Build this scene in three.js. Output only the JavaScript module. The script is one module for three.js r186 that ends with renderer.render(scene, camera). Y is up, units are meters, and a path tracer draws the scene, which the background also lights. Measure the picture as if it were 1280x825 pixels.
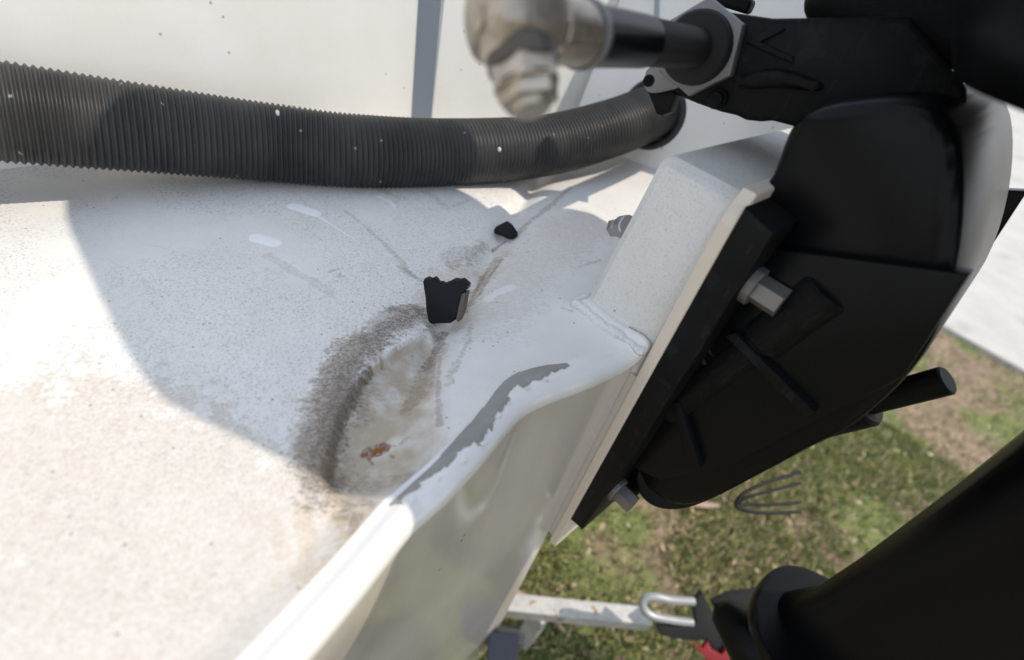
import * as THREE from 'three';
import { RoundedBoxGeometry } from 'three/addons/geometries/RoundedBoxGeometry.js';
import { mergeGeometries, mergeVertices, toCreasedNormals } from 'three/addons/utils/BufferGeometryUtils.js';

// ───────── camera, sky, sun, exposure ─────────
// x: fore (-) to aft (+), y: up from the splash-well deck, z: towards the near side; metres
const scene = new THREE.Scene();
const camera = new THREE.PerspectiveCamera(67.27, 1024 / 660, 0.02, 400);
camera.position.set(0.13, 0.32, 0);
camera.up.set(-0.59239, 0.73298, -0.33439);
camera.lookAt(0.13 - 0.47195, 0.32 - 0.6521, -0.59332);
camera.focus = 0.5; camera.userData.fStop = 2.5;
scene.add(camera);

const SUN = new THREE.Vector3(0.45, 0.8, -0.35).normalize();
{
  const w = 256, h = 128, d = new Float32Array(w * h * 4);
  for (let j = 0; j < h; j++) for (let i = 0; i < w; i++) {
    const el = ((j + 0.5) / h - 0.5) * Math.PI, az = ((i + 0.5) / w - 0.5) * 2 * Math.PI;
    const y = Math.sin(el), x = Math.cos(el) * Math.cos(az), z = Math.cos(el) * Math.sin(az);
    const up = Math.max(0, y), k = Math.pow(1 - up, 2.2);
    const glow = Math.pow(Math.max(0, x * SUN.x + y * SUN.y + z * SUN.z), 6) * 0.35;
    const g = y > 0 ? 1 : 0.45;
    d.set([(0.54 + 0.5 * k + glow) * g, (0.64 + 0.4 * k + glow) * g, (0.83 + 0.22 * k + glow * 0.9) * g, 1], (j * w + i) * 4);
  }
  const t = new THREE.DataTexture(d, w, h, THREE.RGBAFormat, THREE.FloatType);
  t.mapping = THREE.EquirectangularReflectionMapping; t.magFilter = t.minFilter = THREE.LinearFilter; t.needsUpdate = true;
  scene.background = t; scene.environment = t;
}
const sun = new THREE.DirectionalLight(0xfff3e2, 2.6);
sun.position.copy(SUN).multiplyScalar(8); sun.castShadow = true;
Object.assign(sun.shadow.camera, { left: -3, right: 3, top: 3, bottom: -3, near: 0.5, far: 20 });
sun.shadow.mapSize.set(2048, 2048); sun.shadow.radius = 1;
scene.add(sun, sun.target);

const renderer = new THREE.WebGLRenderer({ antialias: true });
renderer.setSize(1024, 660);
renderer.toneMapping = THREE.LinearToneMapping;
renderer.toneMappingExposure = 1.32;
renderer.shadowMap.enabled = true;

// ───────── helpers ─────────
const V = (x, y, z) => new THREE.Vector3(x, y, z);
let seed = 7; const rnd = () => { seed = (seed * 1664525 + 1013904223) >>> 0; return seed / 4294967296; };
const rr = (a, b) => a + (b - a) * rnd();
const sst = (a, b, x) => { const t = Math.min(1, Math.max(0, (x - a) / (b - a))); return t * t * (3 - 2 * t); };
const hash = (x, y) => { let h = (Math.imul(x, 374761393) + Math.imul(y, 668265263)) | 0; h = Math.imul(h ^ (h >>> 13), 1274126177); return ((h ^ (h >>> 16)) >>> 0) / 4294967296; };
const vn = (x, y) => { const i = Math.floor(x), j = Math.floor(y), a = x - i, b = y - j, s = a * a * (3 - 2 * a), t = b * b * (3 - 2 * b);
  return (hash(i, j) * (1 - s) + hash(i + 1, j) * s) * (1 - t) + (hash(i, j + 1) * (1 - s) + hash(i + 1, j + 1) * s) * t; };
const fbm = (x, y, o = 4) => { let s = 0, a = 0.5, n = 0; for (let k = 0; k < o; k++) { s += a * vn(x, y); n += a; x = x * 2.03 + 17.1; y = y * 2.03 + 5.7; a *= 0.5; } return s / n; };
const taken = {};
const numbered = n => { const k = taken[n] = (taken[n] ?? -1) + 1; return k ? `${n}_${String(k).padStart(3, '0')}` : n; };
function thing(name, label, category, at = [0, 0, 0], group) {
  const o = new THREE.Group(); o.name = numbered(name); o.position.set(...at); scene.add(o);
  o.userData = { label, category }; if (group) o.userData.group = group; return o;
}
// a mesh named `name` under `parent`; geometry given in world coordinates is moved into the parent's frame
function part(name, geo, mat, parent, world = true) {
  const list = Array.isArray(geo) ? mergeGeometries(geo.map(g => { const h = g.index ? g.toNonIndexed() : g.clone(); for (const k of Object.keys(h.attributes)) if (!['position', 'normal', 'uv'].includes(k)) h.deleteAttribute(k); if (!h.attributes.uv) h.setAttribute('uv', new THREE.Float32BufferAttribute(new Float32Array(h.attributes.position.count * 2), 2)); return h; })) : geo.clone();
  if (world) { let p = parent, o = V(0, 0, 0); while (p && p !== scene) { o.add(p.position); p = p.parent; } list.translate(-o.x, -o.y, -o.z); }
  const m = new THREE.Mesh(list, mat); m.name = parent === scene ? numbered(name) : name; m.castShadow = m.receiveShadow = true; parent.add(m); return m;
}
function boxUV(g, s = 1) { // uv in metres by dominant axis
  g = g.index ? g.toNonIndexed() : g; g.computeVertexNormals();
  const p = g.attributes.position, n = g.attributes.normal, uv = new Float32Array(p.count * 2);
  for (let i = 0; i < p.count; i++) { const ax = Math.abs(n.getX(i)), ay = Math.abs(n.getY(i)), az = Math.abs(n.getZ(i));
    const [a, b] = ax > ay && ax > az ? [p.getZ(i), p.getY(i)] : ay > az ? [p.getX(i), p.getZ(i)] : [p.getX(i), p.getY(i)]; uv[i * 2] = a * s; uv[i * 2 + 1] = b * s; }
  g.setAttribute('uv', new THREE.BufferAttribute(uv, 2)); return g;
}
function box(x0, x1, y0, y1, z0, z1, r = 0.004, seg = 3) {
  const g = new RoundedBoxGeometry(x1 - x0, y1 - y0, z1 - z0, seg, Math.min(r, (x1 - x0) / 2.1, (y1 - y0) / 2.1, (z1 - z0) / 2.1));
  return g.translate((x0 + x1) / 2, (y0 + y1) / 2, (z0 + z1) / 2);
}
function deform(g, f) { const p = g.attributes.position, v = V(0, 0, 0); for (let i = 0; i < p.count; i++) { v.fromBufferAttribute(p, i); f(v); p.setXYZ(i, v.x, v.y, v.z); } g.computeVertexNormals(); return g; }
const frame = (o, n, up) => { const N = n.clone().normalize(), v = up.clone().addScaledVector(N, -up.dot(N)).normalize(), u = v.clone().cross(N); return new THREE.Matrix4().makeBasis(u, v, N).setPosition(o); };
function ext(pts, depth, M, { bevel = 0.0015, holes = [], smooth = false, segs = 2 } = {}) { // outline in the frame's u,v pushed back along -n
  const P = pts.map(p => new THREE.Vector2(...p));
  const s = smooth ? new THREE.Shape(new THREE.SplineCurve([...P, P[0]]).getPoints(pts.length * 6)) : new THREE.Shape(P);
  for (const [cx, cy, r] of holes) { const h = new THREE.Path(); h.absarc(cx, cy, r, 0, Math.PI * 2, true); s.holes.push(h); }
  const g = new THREE.ExtrudeGeometry(s, { depth, bevelEnabled: bevel > 0, bevelSize: bevel, bevelThickness: bevel, bevelSegments: segs, bevelOffset: -bevel, curveSegments: 32 });
  return toCreasedNormals(g.translate(0, 0, -depth).applyMatrix4(M), 0.6);
}
function rod(a, b, r0, r1 = r0, seg = 32) { // closed, slightly rounded cylinder from a to b
  const L = a.distanceTo(b), e = Math.min(r0, r1, L) * 0.12;
  const g = new THREE.LatheGeometry([[0, 0], [r0 - e, 0], [r0, e], [r1, L - e], [r1 - e, L], [0, L]].map(p => new THREE.Vector2(...p)), seg);
  const q = new THREE.Quaternion().setFromUnitVectors(V(0, 1, 0), b.clone().sub(a).normalize());
  return toCreasedNormals(g.applyQuaternion(q).translate(a.x, a.y, a.z), 0.5);
}
function hexNut(a, b, r, up) { // hexagonal prism with chamfered corners
  const n = b.clone().sub(a), L = n.length(); n.normalize();
  const pts = [...Array(6)].map((_, k) => [r * Math.cos(k * Math.PI / 3), r * Math.sin(k * Math.PI / 3)]);
  return ext(pts, L, frame(b, n, up), { bevel: r * 0.07 });
}
function tube(points, r, seg = 60, rad = 12) { return new THREE.TubeGeometry(new THREE.CatmullRomCurve3(points.map(p => p.isVector3 ? p : V(...p))), seg, r, rad); }
const lin = (r, g, b) => new THREE.Color().setRGB(r, g, b);
const std = (c, roughness, o = {}) => new THREE.MeshStandardMaterial({ color: lin(...c), roughness, ...o });
function tex(w, h, f, srgb = false, repeat = true) { // f(i, j) -> [r, g, b] linear 0..1
  const d = new Uint8Array(w * h * 4);
  for (let j = 0; j < h; j++) for (let i = 0; i < w; i++) { const c = f(i, j), k = (j * w + i) * 4;
    for (let q = 0; q < 3; q++) { const v = Math.min(1, Math.max(0, c[q])); d[k + q] = 255 * (srgb ? (v < 0.0031308 ? v * 12.92 : 1.055 * Math.pow(v, 1 / 2.4) - 0.055) : v) + 0.5; } d[k + 3] = 255; }
  const t = new THREE.DataTexture(d, w, h); t.magFilter = THREE.LinearFilter; t.minFilter = THREE.LinearMipmapLinearFilter; t.generateMipmaps = true;
  if (repeat) t.wrapS = t.wrapT = THREE.RepeatWrapping; if (srgb) t.colorSpace = THREE.SRGBColorSpace; t.needsUpdate = true; return t;
}

// ───────── ground ─────────
const GY = -1.1;
{
  const N = 1024, size = 4, k = size / N; // 4 m tile of soil, moss and thatch
  const map = tex(N, N, (i, j) => {
    const wrap = (s, o) => { const a = i / N, b = j / N; const f = (x, y) => fbm(x * s, y * s, o); // blend the tile's ends
      return f(a, b) * (1 - sst(0.9, 1, a)) * (1 - sst(0.9, 1, b)) + f(a - 1, b) * sst(0.9, 1, a) * (1 - sst(0.9, 1, b)) + f(a, b - 1) * (1 - sst(0.9, 1, a)) * sst(0.9, 1, b) + f(a - 1, b - 1) * sst(0.9, 1, a) * sst(0.9, 1, b); };
    const g = sst(0.42, 0.6, wrap(14, 4)), f = 0.6 + 0.8 * wrap(160, 2), s = wrap(60, 3);
    const c = [0.17 + 0.1 * s, 0.125 + 0.07 * s, 0.085 + 0.04 * s], q = [0.14, 0.16, 0.05];
    return c.map((v, n) => (v * (1 - g) + q[n] * g) * f);
  }, true);
  map.repeat.set(150, 150);
  const g = new THREE.PlaneGeometry(600, 600, 1, 1).rotateX(-Math.PI / 2).translate(0, GY, 0);
  const m = part('ground', g, std([1, 1, 1], 0.95, { map }), scene); m.userData.kind = 'structure';
  const cm = tex(512, 512, (i, j) => { const st = sst(0.55, 0.75, fbm(i / 70 + 5, j / 70, 5)), v = 0.4 + 0.12 * fbm(i / 40, j / 40, 4) + 0.07 * (hash(i, j) - 0.5) - 0.1 * st - (hash(i >> 1, j >> 1) > 0.985 ? 0.12 : 0); return [v, v * 0.97, v * 0.9]; }, true); cm.repeat.set(20, 12);
  const dw = part('driveway', box(-16, 22, GY - 0.1, GY + 0.03, -24, -3.6, 0.01), std([1, 1, 1], 0.9, { map: cm }), scene); dw.userData.kind = 'structure';
}

// ───────── boat: splash-well deck, transom, walls ─────────
const boat = thing('boat', 'white painted boat stern with dirty splash well and flaking transom edge', 'boat', [-0.3, GY, 0]);
// outer edge of the transom lip, from far to near: [x, z]
const LIP = [[0.0022, -0.3789], [-0.0059, -0.3087], [-0.0146, -0.2633], [-0.0194, -0.2334], [-0.0111, -0.2033], [0, -0.1692], [0.0084, -0.1331], [0.012, -0.1011], [0.0263, -0.0607], [0.0378, -0.0251]];
LIP.push([0.062, 0.06], [0.085, 0.5]);
const lipX = z => { if (z <= LIP[0][1]) return LIP[0][0]; for (let i = 1; i < LIP.length; i++) if (z <= LIP[i][1]) { const a = LIP[i - 1], b = LIP[i]; return a[0] + (b[0] - a[0]) * (z - a[1]) / (b[1] - a[1]); } return LIP.at(-1)[0]; };
const lipS = z => { let s = 0, n = 0; for (let k = -3; k <= 3; k++) { const w = 4 - Math.abs(k); s += w * lipX(z + k * 0.007); n += w; } return s / n; };
const valleyX = z => -0.062 + 0.64 * (z + 0.117);
// outline of the sunk pan, [x, z]
const PIT = [[-0.0584, -0.0749], [-0.0791, -0.0912], [-0.0997, -0.1107], [-0.1115, -0.1252], [-0.1249, -0.1447], [-0.1331, -0.1639], [-0.1375, -0.1817], [-0.1412, -0.2001], [-0.1424, -0.2177], [-0.1253, -0.2192], [-0.1065, -0.2085], [-0.0767, -0.1807], [-0.0493, -0.1614], [-0.0306, -0.1483], [-0.0193, -0.1313], [-0.0151, -0.1131], [-0.0184, -0.0921], [-0.0334, -0.077], [-0.0478, -0.073]];
function pitD(x, z) { // signed distance, negative inside
  if (x < -0.2 || x > 0.04 || z < -0.27 || z > -0.02) return 0.05;
  let d = 9, inside = false;
  for (let i = 0, j = PIT.length - 1; i < PIT.length; j = i++) { const a = PIT[i], b = PIT[j], bx = b[0] - a[0], bz = b[1] - a[1], t = Math.min(1, Math.max(0, ((x - a[0]) * bx + (z - a[1]) * bz) / (bx * bx + bz * bz)));
    d = Math.min(d, Math.hypot(x - a[0] - bx * t, z - a[1] - bz * t)); if ((a[1] > z) !== (b[1] > z) && x < bx * (z - a[1]) / bz + a[0]) inside = !inside; }
  return inside ? -d : d;
}
const W0 = -0.03; // inner foot of the lip, measured from its outer edge
function H(x, z) {
  const d = x - valleyX(z), near = sst(-0.02, -0.1, z), far = sst(-0.95, -0.6, z);
  let y = near * (d < 0 ? 0.015 * (1 - Math.exp(d / 0.06)) : 0.015 * (1 - Math.exp(-d / 0.045))) - 0.009 * near;
  y -= 0.006 * near * Math.exp(-(d * d) / 0.0003) * sst(-0.16, -0.24, z);
  { const q = sst(-0.02, 0.012, d), p = pitD(x, z); y -= (0.009 - 0.005 * q) * sst(0.001 + 0.004 * q, -0.003 - 0.011 * q, p); }
  const e = x - lipS(z); y += (0.004 + 0.004 * sst(-0.25, -0.1, z)) * sst(W0 - 0.022, W0 + 0.012, e);
  const bx = Math.max(-0.083 - x, 0), bz = Math.max(z + 0.372, 0), bd = Math.hypot(bx, bz); y += 0.016 * Math.exp(-bd / 0.011);
  y += 0.03 * Math.pow(Math.max(0, (-0.5 - x) / 0.1), 2);
  const q = Math.max(0, (-0.66 - z) / 0.14); y += 0.02 * q * q;
  y += 0.0012 * (fbm(x * 22 + 3, z * 22, 2) - 0.5);
  return y;
}

// dirt, scuffs, runs of filler, plus some painted shadow and bounce, placed where they lie on the deck
const TW = 1024, TH = 2048, X0 = -0.66, XS = 0.76, Z0 = -1, ZS = 1.5;
const layer = () => new Float32Array(TW * TH);
const dark = layer(), filmAndLight = layer(), brown = layer(), rust = layer(), clean = layer(), ochre = layer(), lump = layer();
function stroke(L, pts, width, strength, { grain = 0.6, soft = 1, taper = false } = {}) {
  const off = pts.length * 13.7 + width * 991;
  let x0 = 9, x1 = -9, z0 = 9, z1 = -9; for (const [x, z] of pts) { x0 = Math.min(x0, x); x1 = Math.max(x1, x); z0 = Math.min(z0, z); z1 = Math.max(z1, z); }
  const w = width * 2, I = x => Math.round((x - X0) / XS * TW), J = z => Math.round((z - Z0) / ZS * TH);
  for (let j = Math.max(0, J(z0 - w)); j < Math.min(TH, J(z1 + w)); j++) for (let i = Math.max(0, I(x0 - w)); i < Math.min(TW, I(x1 + w)); i++) {
    const x = X0 + (i + 0.5) / TW * XS, z = Z0 + (j + 0.5) / TH * ZS; let best = 9, at = 0;
    for (let k = 0; k < Math.max(1, pts.length - 1); k++) { const a = pts[k], b = pts[Math.min(k + 1, pts.length - 1)], bx = b[0] - a[0], bz = b[1] - a[1], t = Math.min(1, Math.max(0, ((x - a[0]) * bx + (z - a[1]) * bz) / (bx * bx + bz * bz + 1e-12))); const d = Math.hypot(x - a[0] - bx * t, z - a[1] - bz * t); if (d < best) { best = d; at = (k + t) / Math.max(1, pts.length - 1); } }
    const ww = width * (taper ? 1 - 0.85 * at : 1), n = fbm(x * 130 + off, z * 130, 4), n2 = fbm((x + z * 0.5) * 520, (z - x * 0.5) * 330 + off, 4);
    const n3 = sst(0.37, 0.63, 0.6 * n2 + 0.4 * fbm(x * 1500, z * 1500, 2)), m = 1 - best / ww + (0.4 + 2.6 * grain) * (0.35 * n + 0.35 * n2 + 0.3 * fbm(x * 48 + off, z * 48, 2) - 0.51) - (grain > 0.95 ? 0.2 : 0);
    const a = strength * sst(0, 0.08 + 0.45 * soft, m) * (1 - 0.85 * grain * (1 - n3));
    const p = j * TW + i; if (a > L[p]) L[p] = a;
  }
}
const S = stroke;
S(brown, [[-0.054, -0.0704], [-0.0784, -0.08], [-0.1052, -0.098], [-0.1319, -0.1248], [-0.1547, -0.1562], [-0.1751, -0.2008]], 0.016, 0.6, { grain: 0.45, soft: 0.9 });
S(brown, [[-0.0596, -0.0731], [-0.0932, -0.0958], [-0.1216, -0.125]], 0.011, 0.8, { grain: 0.35, soft: 0.7 });
S(dark, [[-0.0536, -0.0742], [-0.0742, -0.0863], [-0.0974, -0.103], [-0.1154, -0.119], [-0.1348, -0.1407], [-0.1527, -0.1675], [-0.1657, -0.1967], [-0.1712, -0.2252]], 0.0105, 1, { grain: 0.75, soft: 0.5 });
S(dark, [[-0.0534, -0.0713], [-0.0784, -0.08], [-0.1058, -0.097], [-0.1338, -0.1217], [-0.1554, -0.1489]], 0.02, 0.75, { grain: 0.9, soft: 0.6 });
S(dark, [[-0.0736, -0.0872], [-0.0989, -0.1077], [-0.1152, -0.1272], [-0.1272, -0.1498]], 0.004, 1, { grain: 0.4, soft: 0.6 });
S(dark, [[-0.1575, -0.1655], [-0.1642, -0.1857], [-0.1611, -0.2095]], 0.007, 0.8, { grain: 0.8, soft: 0.4 });
S(dark, [[-0.1306, -0.1269], [-0.1511, -0.1466], [-0.1592, -0.1729]], 0.008, 0.8, { grain: 0.7 });
S(dark, [[-0.0584, -0.0749], [-0.0472, -0.0738], [-0.0352, -0.0745], [-0.0263, -0.079]], 0.004, 0.6, { grain: 0.7 });
S(dark, [[-0.1828, -0.2038], [-0.1811, -0.217], [-0.1765, -0.2306]], 0.006, 0.9, { grain: 0.45 });
S(dark, [[-0.1654, -0.2018], [-0.1635, -0.2293], [-0.1415, -0.2307]], 0.006, 0.6, { grain: 0.8 });
S(dark, [[-0.1501, -0.2294], [-0.1378, -0.2281], [-0.1415, -0.2402]], 0.005, 0.85, { grain: 0.3 });
S(dark, [[-0.2338, -0.3797], [-0.2389, -0.3946], [-0.2412, -0.4074]], 0.0035, 0.9, { grain: 0.4 });
S(dark, [[-0.1763, -0.2863], [-0.1805, -0.296], [-0.1834, -0.3027]], 0.004, 0.8, { grain: 0.3 });
S(dark, [[-0.2314, -0.251], [-0.2143, -0.2538]], 0.0035, 0.55, { grain: 0.5 });
S(dark, [[-0.2562, -0.1792], [-0.257, -0.1865], [-0.2567, -0.1933]], 0.0022, 0.6, { grain: 0.6 });
S(dark, [[-0.2486, -0.1855], [-0.2442, -0.1884], [-0.2464, -0.181]], 0.0016, 0.7, { grain: 0.6 });
S(dark, [[-0.3952, -0.3102], [-0.3746, -0.3177], [-0.3568, -0.3301]], 0.008, 0.35, { grain: 1 });
S(dark, [[-0.3618, -0.364], [-0.3453, -0.3717], [-0.3188, -0.3718], [-0.3274, -0.4184]], 0.008, 0.4, { grain: 1 });
S(dark, [[-0.1405, -0.436], [-0.14, -0.4519], [-0.1385, -0.4702]], 0.003, 0.5, { grain: 0.8 });
S(dark, [[-0.007, -0.1011], [-0.0101, -0.1119], [-0.011, -0.119]], 0.002, 0.9, { grain: 0.8 });
S(dark, [[-0.095, -0.3547], [-0.0842, -0.3585]], 0.0015, 0.5, { grain: 0.6 });
S(brown, [[-0.1363, -0.2308], [-0.1134, -0.2108], [-0.0953, -0.1846], [-0.0848, -0.1679]], 0.008, 0.55, { grain: 0.9 });  // brown grime with the soft shadow of the rubber block painted in
S(brown, [[-0.1628, -0.2833], [-0.1757, -0.3055], [-0.1885, -0.3249], [-0.1996, -0.3435], [-0.2159, -0.3696]], 0.007, 0.6, { grain: 0.85 });
S(brown, [[-0.1675, -0.3033], [-0.1875, -0.3335], [-0.2081, -0.3706]], 0.003, 0.8, { grain: 0.6 });
S(brown, [[-0.1553, -0.2754], [-0.1707, -0.2971], [-0.1858, -0.3204], [-0.1972, -0.3344]], 0.0035, 0.9, { grain: 0.6 });
S(dark, [[-0.1802, -0.3091], [-0.1924, -0.3304], [-0.2029, -0.3439]], 0.0022, 0.7, { grain: 0.6 });
S(brown, [[-0.2329, -0.4082], [-0.2531, -0.4583], [-0.2732, -0.5222], [-0.2993, -0.588]], 0.005, 0.6, { grain: 0.8 });
S(brown, [[-0.2198, -0.3016], [-0.2259, -0.3325], [-0.2417, -0.3708]], 0.009, 0.7, { grain: 0.9 });
S(brown, [[-0.1642, -0.2206], [-0.1572, -0.1983], [-0.1479, -0.1679], [-0.1267, -0.1334], [-0.0984, -0.1016]], 0.02, 0.7, { grain: 0.95 });
S(ochre, [[-0.1598, -0.1513], [-0.117, -0.1012], [-0.0736, -0.0753]], 0.016, 0.7, { grain: 0.9 });
S(ochre, [[-0.2087, -0.3248], [-0.2025, -0.2868], [-0.2143, -0.2793]], 0.01, 0.6, { grain: 0.9 });
S(dark, [[-0.1396, -0.2341], [-0.1269, -0.2186], [-0.1136, -0.2005]], 0.006, 0.7, { grain: 0.75 });
S(brown, [[-0.1262, -0.2199], [-0.1099, -0.1971], [-0.092, -0.1727], [-0.0811, -0.1578]], 0.009, 0.6, { grain: 0.8 });
S(brown, [[-0.2315, -0.3057], [-0.2352, -0.3279], [-0.2302, -0.3466]], 0.013, 0.4, { grain: 0.9 });
S(brown, [[-0.236, -0.248], [-0.222, -0.2509], [-0.206, -0.2581]], 0.004, 0.4, { grain: 0.7 });
S(brown, [[-0.3564, -0.2477], [-0.3239, -0.2523], [-0.2942, -0.2535], [-0.2625, -0.2546], [-0.2331, -0.2541]], 0.003, 0.4, { grain: 0.7 });
S(brown, [[-0.3057, -0.1393], [-0.2792, -0.1477], [-0.2507, -0.1585], [-0.2247, -0.1658]], 0.006, 0.3, { grain: 0.8 });
S(brown, [[-0.1283, -0.2615], [-0.1084, -0.24], [-0.0932, -0.2155], [-0.0779, -0.1955]], 0.005, 0.45, { grain: 0.9 });
S(brown, [[-0.1127, -0.212], [-0.0825, -0.188], [-0.0479, -0.165]], 0.0035, 0.5, { grain: 0.5 });
S(brown, [[-0.022, -0.1163], [-0.0302, -0.0991], [-0.0461, -0.0927], [-0.0621, -0.0922]], 0.013, 0.5, { grain: 1 });
S(brown, [[-0.1027, -0.1238], [-0.1091, -0.1452], [-0.1065, -0.1663]], 0.018, 0.3, { grain: 1 });
for (let j = 990; j < 1330; j++) for (let i = 620; i < 960; i++) { const x = X0 + (i + 0.5) / TW * XS, z = Z0 + (j + 0.5) / TH * ZS, p = pitD(x, z); const q = sst(-0.025, 0.012, x - valleyX(z)), e = 0.0008 + 0.016 * q; if (p < e) filmAndLight[j * TW + i] = sst(e, -0.0008 - 0.012 * q, p) * Math.max(0.2, 0.8 + 1.5 * (fbm(x * 70, z * 70 + 8, 5) - 0.5)); }
S(filmAndLight, [[-0.039, -0.0918], [-0.0298, -0.105]], 0.02, 0.6, { grain: 0.5, soft: 0.5 });
S(filmAndLight, [[-0.16, 0.06], [-0.09, 0.02], [-0.03, -0.03], [-0.02, 0.1]], 0.09, 0.5, { grain: 0.5, soft: 0.5 });  // broad beige film, laid on to dim the sunlit near deck
S(filmAndLight, [[-0.0272, -0.0682], [-0.0117, -0.0711], [-0.0004, -0.0606], [0.007, -0.0505], [0.0111, -0.041]], 0.007, 0.75, { grain: 0.7 });
S(filmAndLight, [[-0.0398, -0.0554], [-0.0255, -0.0523], [-0.0138, -0.0427], [0.0003, -0.038], [0.0137, -0.0373]], 0.0035, 0.6, { grain: 0.6 });
S(filmAndLight, [[-0.036, -0.0468], [-0.016, -0.0397], [-0.0045, -0.0316]], 0.002, 0.5, { grain: 0.6 });
S(filmAndLight, [[-0.0149, -0.0901], [-0.0074, -0.077], [0.0033, -0.0656]], 0.004, 0.5, { grain: 0.9 });
S(filmAndLight, [[-0.1251, -0.2794], [-0.16, -0.3555], [-0.1866, -0.4495], [-0.2025, -0.531]], 0.045, 0.32, { grain: 0.8 });  // this beige wash and the next paint in warm bounced light
S(filmAndLight, [[-0.2135, -0.3909], [-0.2265, -0.4751], [-0.2306, -0.5455]], 0.02, 0.3, { grain: 0.9 });
S(brown, [[0.0035, -0.0483], [0.0017, -0.0553], [0.0016, -0.0617]], 0.003, 0.7, { grain: 0.8 });
S(brown, [[-0.0258, -0.0702], [-0.015, -0.0756], [-0.0071, -0.0685]], 0.006, 0.7, { grain: 0.7 });
S(brown, [[-0.0244, -0.0866], [-0.0109, -0.0907], [-0.0016, -0.0941]], 0.004, 0.6, { grain: 0.8 });
S(ochre, [[-0.0297, -0.0694], [-0.0136, -0.0777], [0.0019, -0.0637], [0.0077, -0.0477], [0.0104, -0.0365]], 0.014, 0.8, { grain: 0.7, soft: 0.9 });
S(ochre, [[-0.0438, -0.0546], [-0.0181, -0.0452], [-0.0019, -0.0351]], 0.006, 0.6, { grain: 0.8, soft: 0.8 });
S(ochre, [[-0.0499, -0.0367], [-0.018, -0.029], [-0.0028, -0.0193]], 0.005, 0.4, { grain: 0.9, soft: 0.8 });
S(ochre, [[0.0196, -0.0344], [0.0163, -0.0222], [0.0129, -0.0127]], 0.004, 0.5, { grain: 0.9 });
S(ochre, [[-0.1436, -0.2583], [-0.1866, -0.3187], [-0.2151, -0.3792]], 0.012, 0.6, { grain: 0.8 });
S(ochre, [[-0.1839, -0.2432], [-0.1648, -0.2075]], 0.014, 0.5, { grain: 0.9 });
S(brown, [[0.0111, -0.041], [0.0123, -0.0478], [0.0124, -0.0538]], 0.004, 0.5, { grain: 0.9 });
S(rust, [[-0.0629, -0.1129], [-0.0597, -0.1216]], 0.0055, 1, { grain: 0.75, soft: 0.4 });
S(rust, [[-0.061, -0.1171], [-0.0603, -0.1193]], 0.003, 1, { grain: 0.3, soft: 0.5 });
S(rust, [[-0.0651, -0.1096], [-0.0604, -0.118], [-0.0577, -0.1272]], 0.003, 0.6, { grain: 1 });
S(rust, [[-0.0532, -0.13], [-0.0541, -0.1418]], 0.0012, 0.5, { grain: 1 });
S(dark, [[-0.06, -0.1211], [-0.0603, -0.1233]], 0.0038, 1, { grain: 0.2, soft: 0.5 });
S(dark, [[-0.0583, -0.1249], [-0.0545, -0.1294]], 0.0018, 0.7, { grain: 0.7 });
S(rust, [[-0.0569, -0.1094], [-0.0509, -0.1086]], 0.0013, 0.8, { grain: 0.6 });
S(rust, [[-0.0483, -0.1221], [-0.0462, -0.1228]], 0.0018, 0.7, { grain: 0.3 });
S(rust, [[-0.1265, -0.1091], [-0.1265, -0.1138]], 0.0015, 0.5, { grain: 0.6 });
S(rust, [[-0.1904, -0.1996], [-0.1869, -0.201]], 0.0012, 0.6, { grain: 0.5 });
S(clean, [[-0.3831, -0.2007], [-0.3722, -0.2088], [-0.3619, -0.2152]], 0.008, 1, { grain: 0, soft: 0.25 });
S(clean, [[-0.3642, -0.2144], [-0.3259, -0.222], [-0.2901, -0.2315]], 0.0028, 0.8, { grain: 0.1, soft: 0.5, taper: true });
S(clean, [[-0.3376, -0.1419], [-0.3298, -0.1484], [-0.3242, -0.1534]], 0.0085, 1, { grain: 0, soft: 0.25 });
S(clean, [[-0.3721, -0.3013], [-0.3568, -0.308], [-0.3404, -0.307]], 0.003, 0.7, { grain: 0.2, soft: 0.5 });
S(clean, [[-0.1528, -0.3023], [-0.1559, -0.3139], [-0.1532, -0.3371]], 0.006, 0.7, { grain: 0.3, soft: 0.6 });
S(clean, [[-0.1134, -0.2108], [-0.0836, -0.1863], [-0.043, -0.1585], [-0.0188, -0.1378]], 0.0009, 0.35, { grain: 0.9, soft: 0.8 });
S(clean, [[-0.1462, -0.1956], [-0.1538, -0.2227]], 0.004, 0.6, { grain: 0.5 });
S(lump, [[-0.3831, -0.2007], [-0.3738, -0.2095], [-0.3635, -0.216]], 0.006, 1, { grain: 0, soft: 0.7 });
S(lump, [[-0.3363, -0.1446], [-0.3285, -0.1511], [-0.3236, -0.1548]], 0.0065, 1, { grain: 0, soft: 0.7 });
S(lump, [[-0.3642, -0.2144], [-0.3259, -0.222], [-0.2901, -0.2315]], 0.0028, 0.5, { grain: 0.1, soft: 0.9, taper: true });
S(lump, [[-0.1134, -0.2108], [-0.0836, -0.1863], [-0.043, -0.1585], [-0.0205, -0.1412]], 0.0012, 0.5, { grain: 0.1, soft: 0.9 });
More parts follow.
